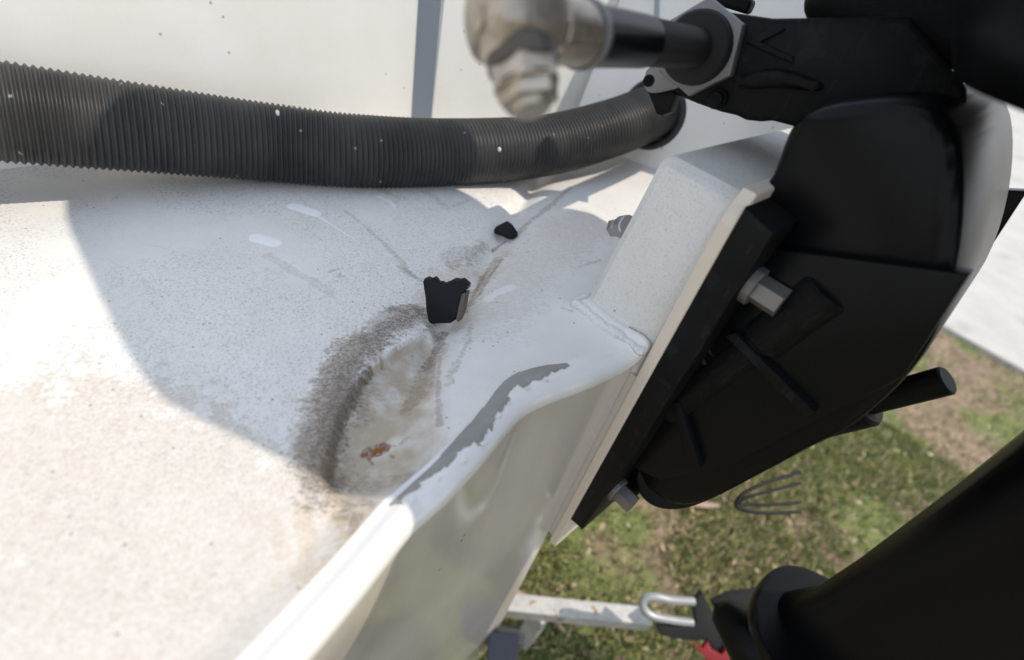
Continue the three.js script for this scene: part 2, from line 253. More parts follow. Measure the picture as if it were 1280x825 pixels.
const deckMap = tex(TW, TH, (i, j) => {
  const x = X0 + (i + 0.5) / TW * XS, z = Z0 + (j + 0.5) / TH * ZS, p = j * TW + i;
  const left = sst(0.0, -0.05, x - valleyX(z)), broad = fbm(x * 9, z * 9 + 4, 4), mid = fbm(x * 60, z * 60, 3), h1 = hash(i, j), h2 = hash(i >> 1, (j >> 1) + 911);
  let v = 0.72 + 0.06 * (broad - 0.5) + 0.05 * (mid - 0.5);
  let c = [v, v * 0.98, v * 0.94];
  const spk = (0.4 + 0.5 * left) * sst(0.3, 0.7, fbm(x * 14 + 9, z * 14, 3) + 0.2 * left), s1 = sst(0.62, 1, h1) * spk * 0.5 + sst(0.8, 1, h2) * spk * 0.45;
  const tint = (a, q, m) => { for (let k = 0; k < 3; k++) c[k] += (c[k] * (1 - m) + q[k] * m - c[k]) * Math.min(1, a); };
  tint(s1, [0.22, 0.2, 0.19], 0.8);
  const vein = Math.abs(fbm(x * 30 + 40, z * 30, 4) - 0.5); tint(0.22 * sst(0.02, 0, vein) * sst(0.5, 0.65, broad), [0.4, 0.34, 0.26], 0.9);
  tint(filmAndLight[p], [0.40, 0.325, 0.235], 0.93); tint(ochre[p], [0.46, 0.35, 0.2], 0.7); tint(brown[p], [0.19, 0.14, 0.095], 0.88);
  tint(clean[p] * 0.85, [0.85, 0.86, 0.87], 1);
  tint(dark[p] * (0.75 + 0.5 * (h1 - 0.5)), [0.1, 0.072, 0.05], 0.97); tint(rust[p], [0.17, 0.058, 0.012], 0.98);
  if (hash(i >> 1, (j >> 1) + 77) > 0.9993) tint(0.75, [0.09, 0.08, 0.07], 1);
  return c;
}, true, false);
const deckBump = tex(TW, TH, (i, j) => {
  const x = X0 + (i + 0.5) / TW * XS, z = Z0 + (j + 0.5) / TH * ZS, p = j * TW + i;
  const v = 0.3 + 0.16 * hash(i, j) + 0.12 * vn(x * 700, z * 700) + 0.1 * vn(x * 200, z * 200) + 0.45 * lump[p] - 0.12 * clean[p] - 0.1 * dark[p] * hash(i, j + 5);
  return [v, v, v];
}, false, false);
const deckUV = g => { const p = g.attributes.position, uv = new Float32Array(p.count * 2); for (let i = 0; i < p.count; i++) { uv[i * 2] = (p.getX(i) - X0) / XS; uv[i * 2 + 1] = (p.getZ(i) - Z0) / ZS; } g.setAttribute('uv', new THREE.BufferAttribute(uv, 2)); return g; };
function grid(nu, nv, f) { const pos = [], idx = []; for (let j = 0; j <= nv; j++) for (let i = 0; i <= nu; i++) pos.push(...f(i / nu, j / nv));
  for (let j = 0; j < nv; j++) for (let i = 0; i < nu; i++) { const a = j * (nu + 1) + i, b = a + 1, c = a + nu + 1, d = c + 1; idx.push(a, c, b, b, c, d); }
  const g = new THREE.BufferGeometry(); g.setAttribute('position', new THREE.Float32BufferAttribute(pos, 3)); g.setIndex(idx); g.computeVertexNormals(); return g; }

const M = {
  deck: std([1, 1, 1], 0.5, { map: deckMap, bumpMap: deckBump, bumpScale: 0.0007 }),
  gloss: std([0.74, 0.735, 0.72], 0.25),
  lip: std([0.74, 0.73, 0.7], 0.17),
  wall: null, face: null, peel: null, block: null,
};
const speck = (seedX, base, dots, n = 1024) => tex(n, n, (i, j) => { const h = hash(i + seedX, j), h2 = hash((i >> 1) + seedX, (j >> 1) + 31), f = fbm(i / 90 + seedX, j / 90, 4), v = 0.96 + 0.1 * (f - 0.5) - dots * (0.3 * sst(0.6, 1, h) + 0.35 * sst(0.86, 1, h2)) - (hash((i >> 2) + seedX, (j >> 2) + 5) > 0.9985 ? 0.45 : 0); return base.map((b, k) => b * Math.max(0.1, v) * (k === 2 ? 1 - 0.05 * (1 - f) : 1)); }, true);
const blockMap = speck(3, [0.74, 0.735, 0.72], 0.4); blockMap.repeat.set(1.6, 1.6);
const grainBump = tex(512, 512, (i, j) => { const v = 0.4 + 0.25 * hash(i, j) + 0.3 * vn(i / 3, j / 3); return [v, v, v]; }); grainBump.repeat.set(3.2, 3.2);
M.block = std([1, 1, 1], 0.45, { map: blockMap, bumpMap: grainBump, bumpScale: 0.0006 });
const wallMap = speck(11, [0.8, 0.8, 0.79], 0.06); wallMap.repeat.set(1.5, 1.5);
M.wall = std([1, 1, 1], 0.4, { map: wallMap });
const faceMap = tex(1024, 1024, (i, j) => { const f = fbm(i / 160, j / 90, 4), s = fbm(i / 12, j / 220 + 7, 3); let v = 0.97 + 0.12 * (f - 0.5) + 0.05 * (s - 0.5); if (hash((i >> 2) + 7, j >> 2) > 0.9993) v *= 0.35; return [0.57 * v, 0.525 * v, 0.47 * v]; }, true); faceMap.repeat.set(1.3, 1.3);
M.face = std([1, 1, 1], 0.14, { map: faceMap });
const peelMap = tex(512, 512, (i, j) => { const v = 0.275 + 0.12 * (fbm(i / 50, j / 50, 4) - 0.5) + 0.06 * (fbm(i / 8, j / 70, 3) - 0.5) + 0.03 * (hash(i, j) - 0.5); return [v * 1.02, v, v * 0.93]; }, true); peelMap.repeat.set(4, 4);
M.peel = std([1, 1, 1], 0.5, { map: peelMap });

// deck sheet
part('deck', deckUV(grid(250, 560, (u, v) => { const z = -1 + 1.5 * v, x1 = lipS(z) + W0 + 0.001, x = -0.66 + (x1 + 0.66) * u; return [x, H(x, z), z]; })), M.deck, boat);
// transom lip: rolled edge, one sweep; its foot butts against the deck
const lipH = z => H(lipS(z) + W0, z);
const lipCrest = z => 0.006 + 0.003 * sst(-0.2, -0.08, z);
const lipCurve = z => { const x = lipS(z), y0 = lipH(z), c = y0 + lipCrest(z) * 0.5; return new THREE.CatmullRomCurve3([V(x + W0, y0, z), V(x - 0.022, y0 + 0.0012, z), V(x - 0.014, c, z), V(x - 0.007, c - 0.0008, z), V(x - 0.002, c - 0.004, z), V(x, c - 0.01, z), V(x - 0.0004, c - 0.0155, z), V(x - 0.003, c - 0.0185, z), V(x - 0.007, c - 0.0185, z)], false, 'catmullrom', 0.5); };
const NZ = 420, lipZ = v => -0.376 + 0.876 * v, curves = [];
for (let j = 0; j <= NZ; j++) curves.push(lipCurve(lipZ(j / NZ)).getPoints(40));
const waver = z => 0.0005 * (fbm(z * 40, 3, 2) - 0.5) * 2;
part('transom_lip', deckUV(grid(40, NZ, (u, v) => { const p = curves[Math.round(v * NZ)][Math.round(u * 40)]; const w = waver(p.z) * sst(0.2, 0.5, u); return [p.x + w, p.y + w, p.z]; })), M.lip, boat);
// transom face: plumb sheet below the lip, ending at the tunnel beside the engine pad
{
  const fx = (z, y) => (lipS(z) - 0.0045) * sst(-0.32, -0.02, y) + -0.003 * (1 - sst(-0.32, -0.02, y));
  const g = grid(60, 120, (u, v) => { const y = -0.006 - 0.9 * u, z = -0.371 + 0.871 * v; return [fx(z, y), y, z]; });
  const p = g.attributes.position, uv = new Float32Array(p.count * 2); for (let i = 0; i < p.count; i++) { uv[i * 2] = p.getZ(i); uv[i * 2 + 1] = p.getY(i); } g.setAttribute('uv', new THREE.BufferAttribute(uv, 2));
  part('transom_face', g, M.face, boat);
  part('hull_side', boxUV(box(-0.6, -0.008, -0.905, -0.02, -0.3685, -0.35, 0.004)), M.face, boat);
  part('hull_bottom', boxUV(box(-0.62, -0.008, -0.93, -0.9, -0.37, 0.5, 0.006)), M.face, boat);
  part('transom_core', boxUV(box(-0.08, 0.0058, -0.36, -0.016, -0.95, -0.3715, 0.002)), M.face, boat);
  part('hull_bottom', boxUV(box(-0.7, -0.08, -0.2, -0.16, -1.0, -0.37, 0.006)), M.face, boat);
}
// flaking paint: bared grey gel coat along the foot of the lip, its edges broken in steps
{
  const inn = [[-0.0096, -0.0965], [-0.0143, -0.1133], [-0.017, -0.1345], [-0.0239, -0.1582], [-0.0316, -0.1828], [-0.0387, -0.2026], [-0.048, -0.2264], [-0.0539, -0.2467], [-0.048, -0.2713], [-0.0396, -0.2929], [-0.0317, -0.298]];
  const out = [[-0.0076, -0.1002], [-0.0069, -0.1163], [-0.006, -0.1324], [-0.0085, -0.1527], [-0.0101, -0.1637], [-0.0143, -0.1828], [-0.0254, -0.1994], [-0.0312, -0.222], [-0.0384, -0.2367], [-0.032, -0.2642], [-0.0307, -0.2958]];
  const at = (L, z) => { for (let i = 1; i < L.length; i++) if (z >= L[i][1]) { const a = L[i - 1], b = L[i]; return b[0] + (a[0] - b[0]) * (z - b[1]) / (a[1] - b[1]); } return L.at(-1)[0]; };
  const smooth = (L, z) => { let s = 0; for (let k = -3; k <= 3; k++) s += at(L, z + k * 0.004); return s / 7; };
  const za = inn[0][1], zb = inn.at(-1)[1], n = 700;
  const onLip = (x, z) => { const e = x - lipS(z); if (e < W0) return H(x, z); const c = lipCurve(z).getPoints(40); for (let k = 1; k < 22; k++) if (c[k].x >= x) return c[k - 1].y + (c[k].y - c[k - 1].y) * (x - c[k - 1].x) / (c[k].x - c[k - 1].x + 1e-9); return c[21].y; };
  const jag = (z, s, amp) => { const k = Math.floor(z * s), f = z * s - k; return amp * (hash(k, 7 + (s | 0)) - 0.5) * 2 + amp * 1.6 * (hash(k, 99) > 0.35 ? f - 0.5 : 0.5 - f) * hash(k, 41); };
  const g = grid(10, n, (u, v) => { const z = za + (zb - za) * v, fade = sst(0, 0.05, v) * sst(1, 0.93, v); const a = smooth(inn, z) + fade * jag(z, 55, 0.0005), b = smooth(out, z) + fade * (jag(z, 190, 0.0013) + jag(z, 58, 0.0038)); const x = a + (b - a) * u; return [x, onLip(x, z) + 0.0005, z]; });
  const p = g.attributes.position, uv = new Float32Array(p.count * 2); for (let i = 0; i < p.count; i++) { uv[i * 2] = p.getX(i); uv[i * 2 + 1] = p.getZ(i); } g.setAttribute('uv', new THREE.BufferAttribute(uv, 2));
  if (g.attributes.normal.getY(50) < 0) g.index.array.reverse(); g.computeVertexNormals();
  const m = part('bare_patch', g, M.peel, boat); m.userData.label = 'grey patch along the edge where the white paint has flaked off';
  // small upstanding chips of paint along the outer break
  for (let k = 0; k < 8; k++) { const v = 0.08 + 0.86 * (k + rr(-0.3, 0.3)) / 8, z = za + (zb - za) * v, x = smooth(out, z) + 0.0012, s = rr(0.002, 0.0045);
    const c = ext([[-s, -s * 0.5], [s * 0.2, -s * 0.8], [s, -s * 0.1], [s * 0.3, s * 0.7], [-s * 0.6, s * 0.5]], 0.0004, frame(V(x + s * 0.4, onLip(x, z) + 0.0007, z), V(-0.45 + rr(-0.2, 0.2), 1, rr(-0.2, 0.2)), V(rr(-1, 1), 0, rr(-1, 1))), { bevel: 0 });
    part('paint_chip', c, M.gloss, boat); }
}
// raised engine block with rounded edges
{
  const taper = v => { const t = Math.max(0, v.y); v.z -= 0.17 * t; if (v.x < -0.04) v.x += 0.02 * t - 0.004 * sst(0.03, -0.01, v.y); };
  const g = new RoundedBoxGeometry(0.09, 0.21, 0.53, 6, 0.014).translate(-0.0395, 0.073, -0.637);
  part('engine_block', boxUV(mergeVertices(deform(g, taper)).toNonIndexed()), M.block, boat);
  const b = boat.children.at(-1); b.geometry = toCreasedNormals(b.geometry, 0.9);
  { const p = []; for (let k = 0; k <= 24; k++) { const x = -0.089 + 0.09 * k / 24, z = -0.3655 + 0.0016 * (fbm(k * 0.7, 4, 2) - 0.5) * 2; p.push(V(x, H(x, z) + 0.0005, z)); } for (let k = 1; k < 12; k++) { const z = -0.3655 - 0.018 * k, x = -0.0885 + 0.0015 * (fbm(k * 0.9, 9, 2) - 0.5); p.unshift(V(x, H(x, z) + 0.0005, z)); }
    const t = new THREE.TubeGeometry(new THREE.CatmullRomCurve3(p), 160, 0.0042, 12); const q = t.attributes.position, nn = t.attributes.normal; for (let i = 0; i < q.count; i++) { const a = 0.0022 * (fbm(q.getX(i) * 120 + 9, q.getZ(i) * 120 + q.getY(i) * 90, 3) - 0.5) * 2; q.setXYZ(i, q.getX(i) + nn.getX(i) * a, q.getY(i) + nn.getY(i) * a, q.getZ(i) + nn.getZ(i) * a); } t.computeVertexNormals(); part('sealant_bead', boxUV(t), M.block, boat); const b2 = boat.children.at(-1); b2.geometry = toCreasedNormals(b2.geometry, 1.2); }
  // plate the motor is clamped to
  const padG = ext([[0.3695, -0.372], [0.3695, 0.165], [0.382, 0.19], [0.75, 0.19], [0.75, -0.372]].map(([z, y]) => [z, y]), 0.0085, frame(V(0.0148, 0, 0), V(1, 0, 0), V(0, 1, 0)), { bevel: 0.002 });
  const pad = part('mounting_pad', boxUV(padG), std([0.68, 0.6, 0.5], 0.4), boat); pad.userData.label = 'cream plate between the white block and the motor bracket';
  part('hex_nut', [rod(V(-0.1086, 0.0752, -0.4512), V(-0.1191, 0.0671, -0.4559), 0.0125), hexNut(V(-0.1166, 0.0688, -0.4547), V(-0.1291, 0.0604, -0.4557), 0.0105, V(0.2, 1, 0))], std([0.4, 0.4, 0.4], 0.35, { metalness: 0.8 }), boat);
}
// walls of the well, thick panels standing on the deck
function panel(a, b, h, tilt, th, mat = M.wall, y0 = -0.04, name = 'wall_panel') { // a, b: [x, z] of the foot; tilt leans the top away
  const d = V(b[0] - a[0], 0, b[1] - a[1]), n = V(-d.z, 0, d.x).normalize(); if (n.dot(V(0.13 - a[0], 0, -a[1])) < 0) n.negate();
  const L = d.length(), g = new THREE.BoxGeometry(L, h, th); g.translate(0, h / 2, -th / 2);
  deform(g, v => { v.z -= tilt * v.y; });
  const u = d.normalize().clone(); const uu = V(0, 1, 0).cross(n); g.applyMatrix4(new THREE.Matrix4().makeBasis(uu, V(0, 1, 0), n).setPosition((a[0] + b[0]) / 2, y0, (a[1] + b[1]) / 2));
  return part(name, boxUV(g), mat, boat);
}
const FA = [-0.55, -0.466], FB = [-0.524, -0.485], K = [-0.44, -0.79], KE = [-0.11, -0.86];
panel([-0.55, 0.5], FA, 0.5, 0, 0.03);
panel(FA, FB, 0.5, 0, 0.03, std([0.27, 0.3, 0.34], 0.45), -0.0405, 'blue_grey_strip').userData.label = 'blue grey vertical strip between two white wall panels';  // narrow facet coloured darker and bluer than the panels beside it
panel(FB, K, 0.5, 0.05, 0.03, M.wall, -0.041);
{ // far panel with the hose hole
  const L = Math.hypot(KE[0] - K[0], KE[1] - K[1]), n = V(0.207, 0.25, 0.978).normalize(), o = V(-0.3197, 0.09, -0.7799);
  const fr = frame(o, n, V(0, 1, 0));
  const pts = [[-0.13, -0.15], [0.26, -0.15], [0.26, 0.05], [0.24, 0.3], [-0.13, 0.42]];
  part('wall_panel', boxUV(ext(pts, 0.03, fr, { bevel: 0.002, holes: [[0, 0, 0.05]] })), M.wall, boat);
  const sm = [[-0.0825, 0.1694], [-0.0751, 0.1712], [-0.0485, 0.1178], [-0.056, 0.1158]];
  part('panel_seam', ext(sm, 0.006, fr.clone().multiply(new THREE.Matrix4().makeTranslation(0, 0, 0.004)), { bevel: 0.001 }), std([0.3, 0.34, 0.4], 0.5), boat);
  const rim = new THREE.TorusGeometry(0.0505, 0.006, 12, 48).applyMatrix4(fr); part('hole_rim', rim, std([0.02, 0.02, 0.02], 0.6), boat);  // black ring, thickened to paint in the dark gap beside the hose
  part('hose_pocket', new THREE.CylinderGeometry(0.056, 0.056, 0.3, 40, 1, false).rotateX(Math.PI / 2).translate(0, 0, -0.181).applyMatrix4(fr), M.wall, boat);
  part('cable_hole_disc', rod(V(-0.2259, 0.1102, -0.8346), V(-0.217, 0.1154, -0.8137), 0.016), std([0.015, 0.015, 0.015], 0.7), boat);  // black disc painted in for a dark cable hole, no real opening
}
{ // bead of sealant up the far panel
  part('sealant_bead', tube([[-0.5471, 0.0012, -0.6363], [-0.5516, 0.0331, -0.6425], [-0.5558, 0.0721, -0.6483], [-0.5664, 0.1173, -0.6559]], 0.004, 30, 8), M.gloss, boat);
const [[sx, sz]] = [[-0.0604, -0.118]], s = rod(V(sx, H(sx, sz) - 0.005, sz), V(sx, H(sx, sz) + 0.0006, sz), 0.0026); part('rusty_screw', s, std([0.25, 0.085, 0.02], 0.9), boat);
}

const blackBumpFine = tex(256, 256, (i, j) => { const v = 0.4 + 0.3 * vn(i / 3, j / 3) + 0.25 * vn(i / 11, j / 11); return [v, v, v]; }); blackBumpFine.repeat.set(30, 30);
const blackBump = tex(512, 512, (i, j) => { const v = 0.4 + 0.3 * vn(i / 2.2, j / 2.2) + 0.2 * hash(i, j); return [v, v, v]; }); blackBump.repeat.set(6, 6);

// ───────── corrugated hose ─────────
{
  const c = new THREE.CatmullRomCurve3([V(-0.5, 0.12, 0.16), V(-0.49, 0.075, -0.04), V(-0.4579, 0.0488, -0.2034), V(-0.4185, 0.042, -0.3031), V(-0.385, 0.0398, -0.4285), V(-0.3472, 0.0497, -0.579), V(-0.326, 0.0737, -0.698), V(-0.3232, 0.0914, -0.7956), V(-0.285, 0.115, -0.9)]);
  const L = c.getLength(), pitch = 0.0057, per = 8, nu = Math.floor(L / pitch) * per, nv = 56, fr = c.computeFrenetFrames(nu, false), pos = [], idx = [], uv = [];
  for (let i = 0; i <= nu; i++) { const p = c.getPointAt(i / nu), a = i / per * Math.PI * 2, r = 0.0428 + (0.0009 + 0.0003 * vn(i * 0.02, 3)) * Math.sign(Math.sin(a)) * Math.pow(Math.abs(Math.sin(a)), 0.6);
    for (let j = 0; j <= nv; j++) { const t = j / nv * Math.PI * 2, q = p.clone().addScaledVector(fr.normals[i], r * Math.cos(t)).addScaledVector(fr.binormals[i], r * Math.sin(t)); pos.push(q.x, q.y, q.z); uv.push(i / nu * L, j / nv * 0.27); } }
  for (let i = 0; i < nu; i++) for (let j = 0; j < nv; j++) { const a = i * (nv + 1) + j, b = a + 1, d = a + nv + 1; idx.push(a, b, d, b, d + 1, d); }
  const g = new THREE.BufferGeometry(); g.setAttribute('position', new THREE.Float32BufferAttribute(pos, 3)); g.setAttribute('uv', new THREE.Float32BufferAttribute(uv, 2)); g.setIndex(idx); g.computeVertexNormals();
  const map = tex(512, 512, (i, j) => { let v = 0.02 + 0.03 * fbm(i / 30, j / 60, 4) + 0.008 * (hash(i, j) - 0.5); if (hash(i >> 2, (j >> 2) + 3) > 0.9985) v = 0.28; return [v, v * 0.985, v * 0.97]; }, true); map.repeat.set(3, 3);
  const o = thing('corrugated_hose', 'black ribbed rigging hose lying across the splash well into the wall hole', 'hose', [-0.4, 0, -0.4]);
  part('hose_body', g, new THREE.MeshPhysicalMaterial({ roughness: 0.42, map, specularIntensity: 0.6 }), o);
  for (const [x, y, t] of [[624, 187, 0.668], [393, 140, 0.56]]) { const d = new THREE.SphereGeometry(0.0032, 12, 8).translate(0, 0, 0); d.scale(1, 1, 0.6); part('paint_drop', d, M.gloss, o, false).position.set(0, 0, 0); }
  o.children[1].position.copy(V(-0.3362, 0.0615, -0.4608).sub(o.position)); o.children[2].position.copy(V(-0.4284, 0.093, -0.2114).sub(o.position));
}

// ───────── black rubber blocks on the deck ─────────
{
  const mat = new THREE.MeshPhysicalMaterial({ color: lin(0.005, 0.006, 0.0085), roughness: 0.5, specularIntensity: 0.4, bumpMap: blackBumpFine, bumpScale: 0.0003 });
  const o = thing('rubber_block', 'notched black rubber block standing in the grimy deck channel', 'rubber block', [-0.1456, 0, -0.2374]);
  const fr = frame(V(-0.1464, -0.002, -0.2382), V(0.45, 0.35, 0.75), V(-0.1, 1, -0.1));
  const pts = [[-0.0126, -0.0033], [-0.0174, 0.007], [-0.0208, 0.0192], [-0.0244, 0.0279], [-0.0265, 0.0338], [-0.0256, 0.0373], [-0.0222, 0.0368], [-0.0186, 0.0395], [-0.0158, 0.0379], [-0.0138, 0.0361], [-0.0108, 0.0371], [-0.0081, 0.0363], [-0.0047, 0.039], [-0.0024, 0.0397], [-0.0006, 0.0426], [0.0015, 0.0441], [0.0054, 0.0445], [0.009, 0.0464], [0.0125, 0.0451], [0.0162, 0.0431], [0.0162, 0.0399], [0.0152, 0.0372], [0.0133, 0.035], [0.0132, 0.0252], [0.0127, 0.0134], [0.0126, 0.0067], [0.0087, 0.0021], [0.0002, -0.0008], [-0.009, -0.0047]];
  part('block_body', ext(pts, 0.013, fr, { bevel: 0.0012 }), mat, o);
  const side = [[0.0134, 0.007], [0.012, 0.0337], [0.0163, 0.0359], [0.0177, 0.0167], [0.0162, 0.0054]];
  part('glue_edge', ext(side, 0.014, fr, { bevel: 0.0004 }), std([0.1, 0.085, 0.07], 0.7), o);
  const o2 = thing('rubber_block', 'small flat scrap of black rubber near the hose', 'rubber block', [-0.2446, 0, -0.409]);
  const fr2 = frame(V(-0.2425, -0.002, -0.4077), V(0.35, 0.8, 0.6), V(-0.2, 1, -0.5));
  const p2 = [[-0.0172, -0.0018], [-0.0167, 0.0042], [-0.0068, 0.0168], [0.0006, 0.0154], [0.0116, 0.0087], [0.0106, 0.0012], [0.0064, -0.0018], [-0.0051, -0.0011]];
  part('block_body', ext(p2, 0.011, fr2, { bevel: 0.001 }), mat, o2);
}

// ───────── outboard motor ─────────
const motor = thing('outboard_motor', 'black outboard motor bolted to the white engine block', 'outboard motor', [0.2, GY + 0.3, -0.53]);
const blackMap = tex(512, 512, (i, j) => { const f = fbm(i / 60, j / 60, 4), v = 0.004 + 0.005 * f + (hash(i, j) > 0.995 ? 0.012 : 0) + 0.008 * sst(0.72, 0.82, fbm(i / 5, j / 40 + 8, 3)) + 0.006 * sst(0.62, 0.75, fbm(i / 40 + 50, j / 40, 4)); return [v, v * 1.02, v * 1.08]; }, true); blackMap.repeat.set(4, 4);
const BLK = new THREE.MeshPhysicalMaterial({ roughness: 0.45, map: blackMap, bumpMap: blackBump, bumpScale: 0.0004, specularIntensity: 0.22 });
const GLS = new THREE.MeshPhysicalMaterial({ color: lin(0.003, 0.0034, 0.0042), roughness: 0.33, specularIntensity: 0.3, bumpMap: blackBump, bumpScale: 0.00015 }), STEEL = std([0.2, 0.19, 0.18], 0.5, { metalness: 0.6, bumpMap: blackBumpFine, bumpScale: 0.0002 }), GREY = std([0.19, 0.19, 0.19], 0.5, { metalness: 0.35 }), RUB = std([0.009, 0.0085, 0.0085], 0.75, { bumpMap: blackBump, bumpScale: 0.0004 });
const brassMap = tex(256, 256, (i, j) => { const f = fbm(i / 24, j / 24, 4), v = (0.75 + 0.5 * f) * (fbm(i / 9 + 7, j / 9, 3) > 0.7 ? 0.7 : 1); return [0.43 * v, 0.375 * v, 0.31 * v]; }, true); const BRASS = std([1, 1, 1], 0.38, { map: brassMap, metalness: 0.75 });
{
  const NUT = V(-0.1031, 0.2527, -0.4316), NEAR = V(-0.0613, 0.2711, -0.2239), ax = NEAR.clone().sub(NUT).normalize(), UP = V(0, 1, 0); // ax points along the tube towards the near side
  const at = d => NUT.clone().addScaledVector(ax, d);
  // tilt tube with its sleeve
  part('tilt_tube', rod(at(-0.5), at(0.115), 0.0148), RUB, motor);
  part('link_arm', box(-0.1, 0.02, -0.012, 0.012, -0.012, 0.012, 0.004).rotateY(0.7).translate(...at(-0.24).toArray()), BLK, motor);
  part('tube_sleeve', rod(at(0.112), at(0.2), 0.0156), GLS, motor);
  part('tube_washer', rod(at(-0.014), at(0.002), 0.0285, 0.0275, 48), RUB, motor);
  part('tilt_nut', hexNut(at(-0.022), at(-0.012), 0.0365, V(0.3, 1, 0)), GREY, motor);
  // lug plate behind the washer
  const frN = frame(at(-0.016), ax, UP);
  const lug = [[-0.0364, -0.0403], [-0.0383, -0.0326], [-0.0368, -0.0266], [-0.0233, -0.0132], [-0.0203, 0.0128], [-0.0116, 0.0281], [0.0088, 0.0252], [0.0215, 0.0122], [0.0243, -0.0065], [0.0174, -0.0189], [0.0009, -0.0295], [-0.0128, -0.0382], [-0.0236, -0.0438], [-0.0311, -0.0442]];
  part('lug_plate', ext(lug, 0.008, frN, { bevel: 0.001, smooth: true }), GREY, motor);
  part('lug_screw', rod(V(-0.1223, 0.2214, -0.4123), V(-0.1176, 0.2232, -0.4046), 0.0048), BLK, motor);
  const tang = [[-0.0353, -0.0425], [-0.0301, -0.048], [-0.0162, -0.0607], [-0.0111, -0.0604], [-0.0064, -0.0558], [-0.0068, -0.0394], [-0.0142, -0.0363], [-0.0248, -0.0426]];
  part('tang', ext(tang, 0.018, frame(at(-0.024), ax, UP), { bevel: 0.0015 }), BLK, motor);
  // cast bracket that holds the tube
  const cast = [[-0.0374, -0.0384], [-0.0335, -0.0246], [-0.0309, 0.0014], [-0.0295, 0.018], [-0.0203, 0.0246], [-0.0062, 0.0294], [-0.0027, 0.0285], [0.0422, 0.0343], [0.1291, 0.058], [0.1865, 0.0284], [0.2217, -0.0214], [0.1363, -0.026], [0.0801, -0.0319], [0.072, -0.0356], [0.0602, -0.0385], [0.0508, -0.0378], [0.0378, -0.0396], [0.0159, -0.0403], [-0.0057, -0.04], [-0.0254, -0.0416]];
  part('cast_bracket', ext(cast, 0.11, frame(at(-0.027), ax, UP), { bevel: 0.004, segs: 3 }), BLK, motor);
  const rib = [[0.0352, -0.0135], [0.0453, -0.0052], [0.0676, 0.0048], [0.0972, 0.0052], [0.1009, -0.0009], [0.0716, -0.008], [0.0543, -0.015], [0.042, -0.0165]];
  part('cast_rib', ext(rib, 0.01, frame(at(-0.02), ax, UP), { bevel: 0.007, smooth: true, segs: 4 }), BLK, motor);
  const rib2 = [[0.0311, 0.0138], [0.0488, 0.0315], [0.0562, 0.0301], [0.0433, 0.0173], [0.0717, 0.015], [0.073, 0.0106]];
  part('cast_rib', ext(rib2, 0.012, frame(at(-0.021), ax, UP), { bevel: 0.0015 }), BLK, motor);
  for (const p of [V(-0.0745, 0.2214, -0.4453), V(-0.0006, 0.2339, -0.5093)]) part('bracket_bolt', [rod(p.clone().addScaledVector(ax, -0.012), p, 0.0062), rod(p.clone().addScaledVector(ax, -0.014), p.clone().addScaledVector(ax, -0.006), 0.0085)], BLK, motor);
  part('bracket_tab', box(-0.02, 0.02, -0.006, 0.006, -0.01, 0.01).applyMatrix4(frame(V(-0.14, 0.282, -0.5356), ax, UP)), BLK, motor);
  // steering fitting on the near end of the tube: drum body, cap and stacked hex nuts
  const E = V(-0.0619, 0.2755, -0.1844), ex = V(-0.0657, 0.2734, -0.1673).sub(V(-0.0572, 0.2748, -0.211)).normalize();
  const down = V(-0.035, 0.2493, -0.177).sub(V(-0.0619, 0.2755, -0.1844)).normalize();
  const body = new THREE.LatheGeometry([[0, -0.024], [0.0105, -0.024], [0.0148, -0.0215], [0.0175, -0.015], [0.0185, -0.006], [0.019, 0.004], [0.0188, 0.013], [0.0178, 0.0165], [0.0155, 0.018], [0, 0.0185]].map(p => new THREE.Vector2(...p)), 56).applyQuaternion(new THREE.Quaternion().setFromUnitVectors(UP, ex)).translate(E.x, E.y, E.z);
  const fit = part('steering_fitting', [toCreasedNormals(body, 0.6), rod(at(0.199), at(0.2).lerp(E, 0.6), 0.0155, 0.0165)], BRASS, motor);
  part('lock_ring', rod(at(0.196), at(0.2005), 0.0172), GREY, motor);
  { const f = E.clone().addScaledVector(ex, 0.0175); part('face_screw', hexNut(f, f.clone().addScaledVector(ex, 0.0022), 0.006, UP), BRASS, fit); }
  const st = (a, r, b) => [E.clone().addScaledVector(down, a), r, E.clone().addScaledVector(down, b)];
  const collar = rod(st(0.014, 0, 0.0235)[0], st(0.014, 0, 0.0235)[2], 0.0168, 0.0165); part('collar', collar, std([0.1, 0.085, 0.07], 0.5, { metalness: 0.6 }), fit);
  part('hex_nut', hexNut(st(0.0232, 0, 0.0312)[0], st(0.0232, 0, 0.0312)[2], 0.0168, V(0.4, 0, 1)), BRASS, fit);
  part('shade_ring', rod(st(0.03, 0, 0.0312)[0], st(0.03, 0, 0.0312)[2], 0.0152), std([0.05, 0.042, 0.035], 0.6, { metalness: 0.5 }), fit);  // dark ring painted in for the shadow between the two nuts
  part('hex_nut', hexNut(st(0.0313, 0, 0.038)[0], st(0.0308, 0, 0.038)[2], 0.0142, V(0.1, 0, 1)), BRASS, fit);
  part('stud_end', rod(st(0.0378, 0, 0.043)[0], st(0.0378, 0, 0.043)[2], 0.0098, 0.009), BRASS, fit);

  // clamp bracket legs against the pad, near and far
  const leg = [[0.0165, 0.182], [0.044, 0.176], [0.044, 0.06], [0.043, -0.12], [0.037, -0.286], [0.0165, -0.29]];
